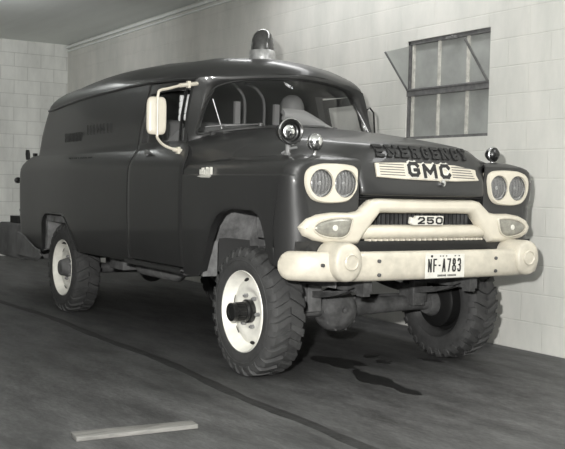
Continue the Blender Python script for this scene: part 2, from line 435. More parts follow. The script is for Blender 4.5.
for t in (.15, .4, .65, .85, 1):
    r = []
    for k, v in ST:
        zr = rimz(nomx(k, v)); z = 1.36+(zr-1.36)*t
        wz = W(1.36+(1.85-1.36)*t); r.append(bodypt(k, v, z, wz, .345-.05*t))
    rows.append(r)
rim_loop = [Vector(p) for p in rows[-1]]          # from the B pillar to the rear centre
b = MB(); b.grid(rows)
# inner return lip of the sills
b.grid([[p for p in rows[0]], [Vector((p.x, p.y-.04 if st[0] != 'r' else p.y, p.z+.012)) for p, st in zip(rows[0], ST)]])
# rear wheel-house
for x0, x1 in ((-3.61, -2.62),):
    arc = [(x, lin(ZB, x)) for x in sorted(XS) if x0 <= x <= x1]
    b.grid([[(x, W(z)-.03, z+.004) for x, z in arc], [(x, .50, z+.06) for x, z in arc]])
ra = [(x, lin(ZB, x)) for x in sorted(XS) if -3.61 <= x <= -2.62]
rear_half = b
body = both(b)
# roof
fr = [(-1.25, .748, 1.846), (-1.09, .735, 1.842), (-1.01, .715, 1.838), (-.965, .69, 1.838), (-.915, .61, 1.848), (-.85, .49, 1.864), (-.79, .34, 1.879), (-.735, .18, 1.890), (-.70, 0, 1.894)]
loop = list(reversed(rim_loop))+[Vector(p) for p in fr]
RZ = [(-3.6, 2.055), (-3.3, 2.085), (-3.0, 2.10), (-2.6, 2.107), (-2.0, 2.092), (-1.6, 2.064), (-1.45, 2.05)]
rr = []
for s_ in (1, .985, .95, .9, .8, .68, .54, .4, .25, .1, 0):
    r = []
    for P in loop:
        cx = max(-3.6, min(-1.5, P.x)); zc = lin(RZ, cx)
        hf = (1-s_**2.5)**.62 if s_ < 1 else 0
        r.append(Vector((cx+(P.x-cx)*s_, P.y*s_, P.z+(zc-P.z)*hf)))
    rr.append(r)
rb = MB(); rb.grid(rr); body.join(both(rb))
# gutter (drip rail)
gt = MB(); gp = [Vector((p.x, p.y+.008, p.z-.004)) for p in loop[6:-5]]
gt.tube(gp, .011, n=6)
lp = MB(); lp.tube([(x, W(z)+.002-.030*ss((-2.6-x)/1.4), z) for x, z in ra], .010, n=6)
pair(lp, 'wheel_arch_lip', M['paint'], truck)
wh = MB(); wh.grid([[(x, .86, z-.004) for x, z in ra], [(x, .66, z+.02) for x, z in ra], [(x, .50, z+.01) for x, z in ra], [(x, .49, .52) for x, z in ra]])
wh.box((-3.10, .70, .80), (.75, .36, .05)); wh.box((-3.50, .70, .66), (.05, .34, .26))
pair(wh, 'wheel_house', M['arch'], truck, solid=.006)
body_o = body.build('body_shell', M['paint'], truck, solid=.012, smooth=40)
pair(gt, 'drip_rail', M['paint'], truck)
# door posts behind the doors (jambs)
w = MB(); w.grid([[(DOORR, W(z)-.002, z) for z in (.58, .9, 1.235, 1.31, 1.36, 1.6, 1.85)], [(DOORR, W(z)-.07, z) for z in (.58, .9, 1.235, 1.31, 1.36, 1.6, 1.85)]])
pair(w, 'door_jamb', M['paint_in'], truck, solid=.006)

# ---------------- doors
def door(sgn):
    zl = [.588, .68, .8, .95, 1.08, 1.17, 1.21, 1.235, 1.26, 1.29, 1.32, 1.345, 1.36, 1.395]
    x0, x1 = DOORF-.006, DOORR+.006
    def fx(z):  # front edge x
        return x0 if z <= 1.30 else lin([(1.30, -.686), (1.345, -.73), (1.40, -.845), (1.46, -.905), (1.55, -.937), (1.66, -.955), (1.77, -.962), (1.83, -.965)], z)
    b = MB(); us = [0, .012, .06, .2, .4, .6, .8, .94, .988, 1]
    def pt(u, z, inn=0):
        e = .006 if u in (0, 1) else 0
        x = fx(z)+(x1-fx(z))*u
        return Vector((x, W(z)-inn-e-.055*ss((x+1.3)/.36)*ss((z-1.37)/.08), z))
    b.grid([[pt(u, z, .006 if z == zl[0] else 0) for u in us] for z in zl])
    # window frame
    zt = [1.395, 1.41, 1.5, 1.6, 1.70, 1.765, 1.79, 1.828]
    uu = [0, .05, .20, .4, .6, .78, .92, 1]
    nu, nz = len(uu), len(zt)
    b.grid([[pt(u, z) for u in uu] for z in zt], skip=lambda i, j: 1 <= i < 5 and 1 <= j < 6)
    if sgn > 0: b = b.mirror()
    b.v = [(x, -y, z) for x, y, z in b.v] if False else b.v
    return b, pt, uu, zt
for sgn in (-1, 1):
    b, pt, uu, zt = door(-1)
    if sgn < 0: b = b.mirror()
    d = b.build('door', M['paint'], truck, solid=.012, smooth=40)
    gl = MB(); gl.grid([[pt(u, z, .018) for u in uu[1:7]] for z in zt[1:6]])
    vb_ = MB(); vb_.tube([pt(.17, 1.41, .012), pt(.17, 1.59, .012), pt(.17, 1.765, .012)], .010, n=6)
    hd = MB(); hx = -1.33; hz = 1.335; hy = W(hz)+.012
    hd.lathe([(0, .03), (.022, .03), (.026, .02), (.018, 0)], (hx, hy-.015, hz), (0, 1, 0), n=14)
    hd.tube([(hx, hy+.012, hz), (hx+.05, hy+.016, hz+.004), (hx+.11, hy+.012, hz-.004)], [.010, .009, .007], n=8)
    if sgn < 0: gl, vb_, hd = gl.mirror(), vb_.mirror(), hd.mirror()
    gl.build('door_window', M['glass'], d, solid=.004)
    vb_.build('vent_post', M['black'], d)
    hd.build('door_handle', M['steel'], d)
# step strip beneath doors
w = MB(); w.grid([[(x, .915, .578), (x, .934, .575), (x, .934, .552), (x, .88, .545)] for x in (DOORF+.0, -1.0, -1.4, DOORR-.02)])
pair(w, 'sill_strip', M['paint'], truck, solid=.006)

# ---------------- front fender
FZB = [(-.672, .55), (-.50, .55), (-.455, .565), (-.41, .644), (-.34, .775), (-.274, .879), (-.20, .945), (-.12, .978), (-.02, .990), (.20, .988), (.27, .965), (.311, .922), (.345, .85), (.362, .78), (.40, .70), (.66, .69)]
FXS = sorted(set([k[0] for k in FZB if k[0] < .52]+[-.6, .1, .46, .50, .53]))
def xf(z): return lin([(.69, .585), (.85, .592), (.98, .592), (1.03, .582), (1.07, .585), (1.2, .585), (1.235, .595), (1.26, .595), (1.3, .59)], z)
FWT = [(.55, .905), (.70, .918), (.9, .929), (1.16, .930), (1.178, .930), (1.186, .921), (1.215, .916), (1.24, .900), (1.258, .878), (1.268, .845)]
def fpt(kind, v, z, w_):
    rc = lin([(.69, .155), (1.0, .15), (1.07, .095), (1.3, .09)], z); xF = xf(z)
    if kind == 's': return Vector((min(v, xF-rc), w_, z))
    if kind == 'a': return Vector((xF-rc+rc*math.sin(v), w_-rc+rc*math.cos(v), z))
    return Vector((xF, .47+(w_-rc-.47)*v, z))
FST = [('s', x) for x in FXS]+[('a', PI/2*k/6) for k in range(7)]+[('f', .75), ('f', .5), ('f', .25), ('f', 0)]
rows = []
for f in (0, .04, .2, .45, .7, .9, 1):
    r = []
    for k, v in FST:
        zb = lin(FZB, v) if k == 's' else .69
        z = zb+(1.178-zb)*f; r.append(fpt(k, v, z, lin(FWT, z)))
    rows.append(r)
for z in (1.186, 1.215, 1.24, 1.258, 1.268):
    rows.append([fpt(k, v, z, lin(FWT, z)) for k, v in FST])
SEAM = [(-.672, .872, 1.262), (-.2, .846, 1.274), (.1, .80, 1.284), (.3, .735, 1.292), (.40, .67, 1.294), (.48, .585, 1.292), (.53, .52, 1.278), (.555, .485, 1.262)]
def seam_at(x):
    return Vector((x, lin([(a, b_) for a, b_, c in SEAM], x), lin([(a, c) for a, b_, c in SEAM], x)))
top = rows[-1]; ts = []
nst = len(FST); ns = len(FXS)
for i, p in enumerate(top):
    if FST[i][0] == 's' and p.x < .30: ts.append(seam_at(min(p.x, .30)))
    else:
        i0 = max(j for j in range(nst) if FST[j][0] == 's' and top[j].x < .30)
        q = (i-i0)/(nst-1-i0); ts.append(seam_at(.30+(.555-.30)*q))
cap = []
for q in (.0, .2, .45, .7, .9, 1):
    r = []
    for p, s_ in zip(top, ts):
        h = p.lerp(s_, q); bul = .014*math.sin(PI*q)
        h.z += bul; r.append(h)
    cap.append(r)
fb = MB(); fb.grid(rows); fb.grid(cap)
lip = [p for p, st in zip(rows[0], FST)]
fb.grid([lip, [Vector((p.x, p.y-.045 if st[0] != 'f' else p.y, p.z+.01)) for p, st in zip(rows[0], FST)]])
fenders = {}
for sgn in (-1, 1):
    q = fb.mirror() if sgn < 0 else fb
    fenders[sgn] = q.build('front_fender', M['paint'], truck, solid=.010, smooth=32)
    # side emblem low on the fender behind the arch
    e = MB()
    ym = lambda a, z, d: (a, .930+d-(.008 if z > 1.18 else 0), z)
    e.pillow([(-.455, 1.172), (-.40, 1.166), (-.30, 1.164), (-.275, 1.176), (-.30, 1.186), (-.42, 1.182)], [(0, -.004), (0, .010), (.004, .014)], ym)
    for k, (xx, hh) in enumerate(((-.415, .032), (-.39, .042), (-.365, .030), (-.335, .046), (-.31, .040), (-.285, .046))):
        e.box((xx, .934, 1.184+hh/2), (.012, .016, hh))
    for xx in (-.402, -.375, -.322, -.297): e.box((xx, .934, 1.20+.01*(xx > -.35)), (.022, .014, .010))
    if sgn < 0: e = e.mirror()
    e.build('fender_emblem', M['silver'], fenders[sgn], flat=True)
    # thin side moulding line
    m_ = MB(); m_.tube([(x, .928, 1.176) for x in (-.25, 0, .25, .50)], .004, n=6)
    if sgn < 0: m_ = m_.mirror()
    m_.build('side_moulding', M['black'], fenders[sgn])

# ---------------- hood and cowl
H = [[(-.20, .843, 1.277), (-.20, .80, 1.325), (-.185, .72, 1.382), (-.165, .56, 1.440), (-.145, .30, 1.478), (-.135, 0, 1.488)],
     [(.10, .797, 1.287), (.10, .745, 1.325), (.10, .66, 1.372), (.10, .51, 1.418), (.10, .27, 1.447), (.10, 0, 1.454)],
     [(.36, .692, 1.296), (.36, .63, 1.318), (.36, .55, 1.350), (.36, .44, 1.388), (.36, .25, 1.408), (.36, 0, 1.413)],
     [(.485, .575, 1.293), (.49, .53, 1.303), (.495, .48, 1.326), (.505, .40, 1.360), (.52, .22, 1.380), (.525, 0, 1.384)],
     [(.54, .500, 1.265), (.55, .48, 1.272), (.56, .45, 1.286), (.57, .38, 1.306), (.585, .2, 1.318), (.59, 0, 1.320)],
     [(.580, .470, 1.185), (.588, .46, 1.186), (.598, .435, 1.188), (.612, .36, 1.19), (.632, .2, 1.192), (.638, 0, 1.192)],
     [(.592, .460, 1.098), (.602, .45, 1.098), (.615, .42, 1.098), (.632, .35, 1.098), (.652, .2, 1.098), (.658, 0, 1.098)],
     [(.57, .455, 1.090), (.58, .445, 1.088), (.59, .42, 1.086), (.605, .35, 1.086), (.625, .2, 1.086), (.63, 0, 1.086)]]
hr = loftkeys(H, 5, 18)
hb = MB(); hb.grid(hr); hood_mb = both(hb)
hood = hood_mb.build('hood', M['paint'], truck, solid=.008, smooth=40)
htree = BVHTree.FromPolygons([Vector(v) for v in hood_mb.v], hood_mb.f)
def on_hood(y, z, d):
    hit = htree.ray_cast(Vector((1.5, y, z)), Vector((-1, 0, 0)))
    if hit[0] is None: return Vector((.56+d, y, z))
    n = hit[1]; n = n if n.x > 0 else -n
    return hit[0]+n*(d+.004)
Cw = [[(-.206, .843, 1.276), (-.206, .80, 1.324), (-.191, .72, 1.381), (-.171, .56, 1.439), (-.151, .30, 1.477), (-.141, 0, 1.487)],
      [(-.44, .862, 1.268), (-.44, .832, 1.342), (-.44, .755, 1.408), (-.41, .59, 1.464), (-.375, .32, 1.500), (-.36, 0, 1.510)],
      [(-.676, .874, 1.256), (-.69, .853, 1.352), (-.862, .800, 1.402), (-.78, .62, 1.461), (-.655, .34, 1.508), (-.60, 0, 1.522)]]
cb_ = MB(); cb_.grid(loftkeys(Cw, 6, 18))
# lower hinge post panel behind fender down to the sill
both(cb_).build('cowl', M['paint'], truck, solid=.008, smooth=40)
# EMERGENCY in raised block letters
wd = {'M': 1.3, 'N': 1.1}
w = MB(); letters(w, 'EMERGENCY', -.346, .330, 1.297, 1.361, .0145, on_hood, .012, gap=.50, wd=wd, serif=True)
w.build('hood_lettering', M['letter'], hood, flat=True)
# emblem plate: two ribbed wings and three large letters
def emb(y, z, d): return on_hood(y, z, d)
zb_e = [(-.372, 1.185), (-.2, 1.176), (0, 1.172), (.2, 1.172), (.392, 1.180)]
zt_e = [(-.372, 1.262), (-.2, 1.268), (0, 1.268), (.2, 1.264), (.392, 1.240)]
w = MB(); ys = [-.372+.764*k/40 for k in range(41)]
ye = lambda y, t: y-(.045*t if y > .38 else 0)
prs = [(0, -.006), (0, .010), (.06, .013), (.5, .013), (.94, .013), (1, .010), (1, -.006)]
w.grid([[emb(ye(y, t), lin(zb_e, y)+(lin(zt_e, y)-lin(zb_e, y))*t, d) for y in ys] for t, d in prs])
for y in (ys[0], ys[-1]): w.poly([emb(ye(y, t), lin(zb_e, y)+(lin(zt_e, y)-lin(zb_e, y))*t, d) for t, d in prs])
em = w.build('emblem_plate', M['cream'], hood, flat=True)
w = MB()
for k in range(5):
    z = 1.192+k*.0145
    for ya, yb, za, zb2 in ((-.35, -.19, z+.004, z+.001), (.165, .352-.008*k, z-.001, z-.004)):
        w = MB(); w.grid([[emb(ya+(yb-ya)*i/10, za+(zb2-za)*i/10+dz, .0145) for i in range(11)] for dz in (0, .0042)])
        w.build('emblem_groove', M['groove'], em, solid=.002, flat=True)
w = MB(); letters(w, 'GMC', -.175, .150, 1.178, 1.272, .034, emb, .018, gap=.22, wd={'M': 1.25}, d0=.005, jitter=(.004, -.004, -.002))
w.build('emblem_letter_border', M['silver'], em, flat=True)
w = MB(); letters(w, 'GMC', -.169, .144, 1.184, 1.266, .018, emb, .024, gap=.35, wd={'M': 1.2}, d0=.016, jitter=(.004, -.004, -.002))
w.build('emblem_letter', M['letter'], em, flat=True)
w = MB(); w.lathe([(0, .03), (.018, .022), (.022, .008), (.02, -.01)], emb(.075, 1.160, 0), (1, 0, 0), n=14)
w.build('hood_latch', M['chrome'], hood)

# ---------------- windshield
G = [(-.605, 0, 1.534), (-.655, .33, 1.522), (-.765, .57, 1.490), (-.856, .728, 1.462), (-.882, .70, 1.55), (-.910, .655, 1.65), (-.928, .61, 1.73), (-.922, .555, 1.797), (-.838, .41, 1.839), (-.757, .2, 1.856), (-.73, 0, 1.860)]
O = [(-.598, 0, 1.522), (-.650, .34, 1.509), (-.775, .61, 1.468), (-.868, .792, 1.412), (-.928, .776, 1.53), (-.948, .748, 1.66), (-.955, .722, 1.77), (-.957, .690, 1.84), (-.885, .56, 1.859), (-.768, .28, 1.887), (-.70, 0, 1.896)]
Gs = spline(G, 40); Os = spline(O, 40)
rows = []
for q, bl in ((0, -.012), (.08, .004), (.25, .016), (.5, .014), (.8, .006), (1, 0)):
    r = []
    for a, c in zip(Gs, Os):
        p = a.lerp(c, q); p.x += bl; p.y += bl*.6*(p.y/.8); r.append(p)
    rows.append(r)
w = MB(); w.grid(rows); both(w).build('windshield_frame', M['paint'], truck, solid=.008, smooth=40)
# rubber seal
w = MB(); full = [Vector((p.x+.002, p.y, p.z)) for p in Gs]+[Vector((p.x+.002, -p.y, p.z)) for p in reversed(Gs[:-1])]
w.tube(full[:-1], .009, n=6, closed=True); w.build('windshield_seal', M['black'], truck)
# glass as Coons patch
bot = [Vector((p[0], -p[1], p[2])) for p in reversed(G[1:4])]+[Vector(p) for p in G[0:4]]
topc = [Vector((p[0], -p[1], p[2])) for p in G[7:10]]+[Vector(p) for p in reversed(G[7:11])]
rs = [Vector(p) for p in G[3:8]]; ls = [Vector((p.x, -p.y, p.z)) for p in rs]
NU, NV = 24, 10
B = [cr(bot, (len(bot)-1)*i/NU) for i in range(NU+1)]; Tt = [cr(topc, (len(topc)-1)*i/NU) for i in range(NU+1)]
Lc = [cr(ls, (len(ls)-1)*j/NV) for j in range(NV+1)]; Rc = [cr(rs, (len(rs)-1)*j/NV) for j in range(NV+1)]
rows = []
for j in range(NV+1):
    v = j/NV; r = []
    for i in range(NU+1):
        u = i/NU
        p = B[i]*(1-v)+Tt[i]*v+Lc[j]*(1-u)+Rc[j]*u-(B[0]*(1-u)*(1-v)+B[-1]*u*(1-v)+Tt[0]*(1-u)*v+Tt[-1]*u*v)
        r.append(p)
    rows.append(r)
w = MB(); w.grid(rows); w.build('windshield', M['glass'], truck, solid=.005)
for s in (-1, 1):
    w = MB(); y0 = s*.30-.12
    w.lathe([(.016, 0), (.016, .02), (0, .024)], (-.575, y0, 1.517), (.1, 0, 1), n=12)
    w.tube([(-.575, y0, 1.530), (-.585+.02*s, y0-.12, 1.528+.008*s), (-.62+.04*s, y0-.22, 1.522+.012*s)], .005, n=6)
    w.tube([(-.59+.02*s, y0-.09, 1.534+.008*s), (-.625+.04*s, y0-.22, 1.528+.012*s), (-.68+.06*s, y0-.32, 1.518+.016*s)], .005, n=6)
    w.build('wiper', M['wiper'], truck)

# ---------------- grille, lights
def gx(y): return .0-.022*max(0, (abs(y)-.50)/.35)**1.6
def gm(y, z, d): return Vector((.577+d+gx(y), y, z))
half = [(0, 1.066), (.36, 1.066), (.41, 1.056), (.45, 1.024), (.49, .994), (.55, .984), (.66, .985), (.755, .974), (.822, .95), (.860, .905), (.836, .862), (.78, .836), (.70, .822), (.60, .815), (.54, .812), (.495, .815), (.482, .830), (.455, .865), (.345, .987), (0, .987)]
hs = []
for i, p in enumerate(half[:-1]):
    a = Vector(half[i]); c = Vector(half[i+1]); k = 3
    for j in range(k): q = a.lerp(c, j/k); hs.append((q.x, q.y))
hs.append(half[-1])
outl = [(-y, z) for y, z in hs]+[(y, z) for y, z in reversed(hs)][1:-1]
w = MB(); w.pillow(outl, [(0, .0), (-.002, .022), (.001, .040), (.008, .054), (.018, .062), (.030, .066)], gm)
grille = w.build('grille_surround', M['cream'], truck, smooth=50)
# lower bar
w = MB(); rows = []
for k in range(25):
    y = -.47+.94*k/24; x = .600-.03*(abs(y)/.47)**2
    rows.append([(x+.05*math.cos(a)*1.0, y, .878+.042*math.sin(a)) for a in [2*PI*i/14 for i in range(14)]])
w.grid(rows, cu=True); w.poly(rows[0]); w.poly(rows[-1])
for k in range(22):
    y = -.42+.04*k; w.box((.615, y, .836), (.05, .010, .012))
lbar = w.build('grille_lower_bar', M['cream'], truck)
# model number on the lower bar
w = MB(); bm_ = lambda y, z, d: Vector((.642+d, y, z))
w.pillow([(-.10, .918), (.105, .918), (.105, .930), (.108, .968), (.10, .972), (-.095, .972), (-.10, .965), (-.115, .955), (-.135, .965), (-.14, .93), (-.118, .918)], [(0, -.02), (0, .0), (.003, .004)], bm_)
badge = w.build('number_badge', M['silver'], lbar, flat=True)
w = MB(); letters(w, '250', -.088, .096, .925, .966, .0088, bm_, .008, gap=.35, d0=.003)
w.build('badge_numeral', M['letter'], badge, flat=True)
# dark grille core and cooling fins behind
w = MB(); w.box((.50, 0, .94), (.02, 1.06, .36)); core = w.build('grille_core', M['blackmatt'], truck)
w = MB()
for k in range(26):
    y = -.40+.032*k; w.box((.52, y, .955), (.02, .005, .075))
w.build('radiator_fin', M['chassis'], core)
w = MB(); w.box((.575, 0, 1.076), (.05, .90, .006)); w.box((.56, 0, 1.060), (.05, .92, .006)); w.build('air_slot', M['blackmatt'], truck)
# lower valance
w = MB(); w.grid([[(.60+gx(y)*.6, y, .83), (.595+gx(y)*.6, y, .77), (.57+gx(y)*.6, y, .66), (.50+gx(y)*.6, y, .64)] for y in [-.88+1.76*k/20 for k in range(21)]])
w.build('front_valance', M['paint'], truck, solid=.006)

def ell(cy, cz, ry, rz, n=28, pw=2.0):
    o = []
    for k in range(n):
        a = 2*PI*k/n; c, s = math.cos(a), math.sin(a)
        o.append((cy+ry*math.copysign(abs(c)**(2/pw), c), cz+rz*math.copysign(abs(s)**(2/pw), s)))
    return o
BZ = [(.80, 1.232), (.74, 1.248), (.66, 1.252), (.58, 1.250), (.525, 1.243), (.497, 1.225), (.493, 1.195), (.497, 1.155), (.508, 1.105), (.535, 1.066), (.575, 1.045), (.64, 1.038), (.71, 1.038), (.775, 1.052), (.812, 1.085), (.832, 1.13), (.835, 1.175), (.825, 1.21)]
def lampset(s):
    mpz = lambda y, z, d: Vector((.582+d-.03*max(0, abs(y)-.74)**1.2, s*y, z))
    o = spline([(a, b_, 0) for a, b_ in BZ+BZ[:1]], 54)[:-1]; o = [(p.x, p.y) for p in o]
    w = MB(); w.pillow(o, [(-.002, -.03), (0, .024), (.006, .032), (.012, .033)], mpz, capback=False, holes=[ell(cy, 1.144, .0765, .0765, 36) for cy in (.577, .736)], hdepth=-.04)
    bz = w.build('headlight_bezel', M['cream'], truck)
    for cy in (.577, .736):
        x0 = .594
        w = MB(); w.lathe([(.0775, -.02), (.077, .006), (.074, .010), (.071, .004), (.0705, -.02)], (x0, s*cy, 1.144), (1, 0, 0), n=36)
        hl = w.build('headlight', M['chrome'], bz)
        hl.parent = bz
        w = MB(); w.lathe([(.0712, -.003), (.060, -.006), (.045, -.0085), (.028, -.010), (.014, -.0105), (.012, -.004), (.006, -.001), (0, 0)], (x0, s*cy, 1.144), (1, 0, 0), n=36)
        w.build('headlight_reflector', M['reflector'], bz)
        w = MB(); w.lathe([(.0712, -.002), (.068, .004), (.055, .012), (.035, .018), (.015, .0205), (0, .021)], (x0, s*cy, 1.144), (1, 0, 0), n=36)
        w.build('headlight_lens', M['lens'], bz)
    # parking light: teardrop lens set in the grille lobe
    PO = [(.553, .945), (.56, .952), (.62, .955), (.69, .950), (.75, .934), (.79, .905), (.765, .876), (.71, .858), (.64, .852), (.60, .860), (.57, .885)]
    po = spline([(a, b_, 0) for a, b_ in PO+PO[:1]], 44)[:-1]; po = [(p.x, p.y) for p in po]
    mpp = lambda y, z, d: gm(s*y, z, .066+d)
    w = MB(); w.pillow(po, [(-.010, -.03), (-.010, .002), (-.004, .008), (0, .006), (.001, -.002)], mpp, capback=False)
    pl = w.build('parking_light', M['creamworn'], truck)
    w = MB(); w.pillow(po, [(0, -.01), (.002, .003), (.010, .010), (.022, .013)], mpp, capback=False)
    w.build('parking_lens', M['amber'], pl)
    w = MB(); c_ = mpp(.665, .905, .011); w.lathe([(0, .006), (.014, .005), (.018, 0)], c_, (1, 0, 0), n=14)
    w.build('parking_bulb', M['silver'], pl)
for s in (-1, 1): lampset(s)

# ---------------- bumper
BP = [(.775, 0), (.774, .2), (.771, .42), (.76, .58), (.733, .72), (.69, .82), (.635, .89), (.58, .93), (.535, .948)]
bp_ = spline([(x, y, 0) for x, y in BP], 32)
path = [Vector((p.x, -p.y, 0)) for p in reversed(bp_)]+bp_[1:]
prof = [(-.045, .080), (-.015, .080), (.0, .070), (.006, .04), (.008, 0), (.006, -.04), (.0, -.068), (-.015, -.079), (-.045, -.079), (-.05, 0)]
rows = []; ln = len(path)
for i, p in enumerate(path):
    t = (path[min(i+1, ln-1)]-path[max(i-1, 0)]).normalized(); n = Vector((t.y, -t.x, 0))
    if n.x < 0: n = -n
    e = min(i, ln-1-i); sc = [.55, .78, .90, .96, .99][e] if e < 5 else 1
    ex = max(0, (abs(p.y)-.45)/.5); bulge = 1+.5*ex
    rows.append([p+n*(a*(bulge if a > -.02 else 1))+Vector((0, 0, .700+c*sc)) for a, c in prof])
w = MB(); w.grid(rows, cu=True); w.poly(rows[0]); w.poly(rows[-1])
bumper = w.build('front_bumper', M['creamworn'], truck, smooth=50)
for s in (-1, 1):
    w = MB(); rws = []
    for sc, x in ((.98, .60), (1.0, .63), (1.0, .745), (.985, .764), (.94, .779), (.86, .788), (.6, .793), (.25, .795)):
        rws.append([(x, s*(.668+a_*sc), .727+c_*sc) for a_, c_ in ell(0, 0, .092, .106, 44, 2.15)])
    w.grid(rws, cu=True); w.poly(rws[0]); w.poly(rws[-1])
    gd = w.build('bumper_guard', M['creamworn'], bumper, smooth=50)
    w = MB(); yy = -.660 if s < 0 else .660
    w.lathe([(.049, -.03), (.045, .006), (.040, .010), (.035, .004), (.030, .003), (.015, .005), (0, .006)], (.794, yy, .729), (1, 0, s*.0), n=32)
    w.build('guard_boss', M['creamworn'], gd)
for y, z in ((-.465, .731), (-.463, .656), (.40, .731), (.40, .656), (-.80, .712)):
    w = MB(); xx = .768+.016-.0*abs(y); 
    if abs(y) > .6: xx = .735
    w.lathe([(.010, -.01), (.010, .003), (0, .005)], (xx, y, z), (1, 0, 0), n=10); w.build('bumper_bolt', M['chassis'], bumper)
# licence plate
pm = lambda y, z, d: Vector((.788+d, y, z))
w = MB(); w.pillow([(-.148, .628), (.143, .628), (.143, .762), (-.148, .766)], [(0, 0), (0, .003), (.002, .004)], pm)
plate = w.build('license_plate', M['plate'], truck, flat=True)
w = MB(); letters(w, 'NF-A783', -.130, .114, .662, .738, .0085, pm, .0065, gap=.45, wd={'-': .6}, d0=.0035)
w.build('plate_lettering', M['ink'], plate, flat=True)
for k in range(15):
    y = -.055+k*.0093
    if k == 7: continue
    w = MB(); w.box((.7925, y, .6425), (.002, .0055, .0105 if k % 3 else .012)); w.build('small_print', M['ink'], plate, flat=True)
for y in (-.04, -.02, .005, .07, .10):
    w = MB(); w.box((.7925, y, .752), (.002, .008, .006)); w.build('small_print', M['ink'], plate, flat=True)
w = MB(); w.lathe([(.007, 0), (.007, .004), (0, .005)], (.7915, -.104, .752), (1, 0, 0), n=10)
w.build('plate_bolt', M['ink'], plate)

# ---------------- wheels (one built, then copied)
R = .384
TW = .105
wheel = None
def make_wheel(front):
    """axis = +y outward, origin at wheel centre"""
    w = MB()  # rim
    w.lathe([(.243, .100), (.238, .108), (.232, .103), (.226, .085), (.214, .070), (.205, .045), (.196, .040), (.175, .052), (.150, .060), (.130, .057), (.118, .045), (.108, .043), (.060, .048), (.0, .048)], (0, 0, 0), (0, 1, 0), n=48)
    o = w.build('wheel', M['rim'], truck, smooth=45)
    w = MB(); w.lathe([(.200, .03), (.20, -.05), (.21, -.075), (.232, -.090), (.240, -.104), (.246, -.104)], (0, 0, 0), (0, 1, 0), n=48)
    w.build('rim_back', M['rimback'], o, smooth=45)
    # tire
    w = MB()
    w.lathe([(.238, .098), (.246, .107), (.262, .112), (.285, .114), (.31, .112), (.340, .107), (.355, .097), (.361, .08), (.363, .04), (.364, 0), (.363, -.04), (.361, -.08), (.355, -.097), (.340, -.107), (.31, -.112), (.285, -.114), (.262, -.112), (.246, -.107), (.238, -.098)], (0, 0, 0), (0, 1, 0), n=64)
    NL = 27
    def P(r, a, th): return Vector((r*math.cos(th), a, r*math.sin(th)))
    for side in (-1, 1):
        for k in range(NL):
            th0 = 2*PI*(k+(.5 if side > 0 else 0))/NL
            secs = []
            for a, rt, sh, wd_ in ((.000, .3838, .0, .042), (.03, .384, .035, .050), (.062, .3838, .085, .056), (.092, .378, .125, .062), (.105, .366, .135, .062), (.1125, .346, .135, .055), (.1145, .328, .13, .048)):
                aa = a*side; th = th0+sh
                rb_ = min(rt-.004, .355) if a < .1 else rt-.02
                inn = 0 if a < .1 else -.012
                secs.append([P(rb_, aa+inn*side, th-wd_*1.12), P(rt, aa, th-wd_), P(rt, aa, th+wd_), P(rb_, aa+inn*side, th+wd_*1.12)])
            w.grid(secs); w.poly(secs[0]); w.poly(secs[-1])
    # raised sidewall ticks standing for the moulded sidewall ring
    w.lathe([(.300, .113), (.301, .1155), (.304, .1155), (.305, .113)], (0, 0, 0), (0, 1, 0), n=64)
    for k in range(9):
        th = PI*.80+k*.05
        c = P(.272, .1135, th); m3 = Matrix.Rotation(-th, 3, 'Y')
        w.box(c, (.022, .003, .006), m3)
    w.build('tire', M['rubber'], o, smooth=28)
    # hand holes
    for k in range(6):
        th = 2*PI*k/6+.3; w = MB()
        ring = []
        for i in range(14):
            a = 2*PI*i/14; ring.append((.187+.010*math.sin(a), th+.13*math.cos(a)))
        w.add([P(r, .0515-(r-.187)*.55, t) for r, t in ring]+[P(.187, .052, th)], [(i, (i+1) % 14, 14) for i in range(14)])
        w.build('hand_hole', M['blackmatt'], o, solid=.004)
    w = MB()
    if front:
        w.lathe([(.070, .045), (.070, .075), (.060, .080), (.055, .094), (.051, .096), (.051, .150), (.054, .152), (.054, .178), (.049, .182), (.030, .182), (.028, .174), (0, .174)], (0, 0, 0), (0, 1, 0), n=24)
        for k in range(16):
            th = 2*PI*k/16; w.box(P(.053, .123, th), (.006, .05, .009), Matrix.Rotation(-th, 3, 'Y'))
        w.build('locking_hub', M['black'], o)
    else:
        w.lathe([(.082, .045), (.080, .07), (.072, .080), (.068, .115), (.060, .125), (.03, .130), (0, .130)], (0, 0, 0), (0, 1, 0), n=24)
        w.build('hub_cap', M['dusty'], o)
    for k in range(6):
        th = 2*PI*k/6+.1; w = MB()
        w.lathe([(.013, .04), (.013, .064), (.008, .068), (.008, .074), (0, .075)], P(.096, 0, th), (0, 1, 0), n=6)
        w.build('lug_nut', M['steel'], o)
    w = MB(); w.lathe([(0, .02), (.196, .02), (.197, -.03), (.175, -.04), (.17, -.11), (.15, -.125), (.07, -.135), (0, -.135)], (0, 0, 0), (0, 1, 0), n=36)
    w.build('brake_drum', M['black'] if front else M['chassis'], o)
    return o
def copy_wheel(o, loc, rz, ry):
    c = o.copy(); COL.objects.link(c); c.parent = o.parent; c.location = loc; c.rotation_euler = (0, ry, rz)
    for ch in list(o.children):
        k = ch.copy(); COL.objects.link(k); k.parent = c
    return c
WYc = .758
fw = make_wheel(True); rw = make_wheel(False)
copy_wheel(fw, (.01, WYc-.025, R), 0, .21); copy_wheel(rw, (-3.13, WYc, R), 0, .37)
fw.location = (0, -WYc, R); fw.rotation_euler = (0, 0, PI)
rw.location = (-3.13, -WYc+.008, R); rw.rotation_euler = (0, .5, PI)

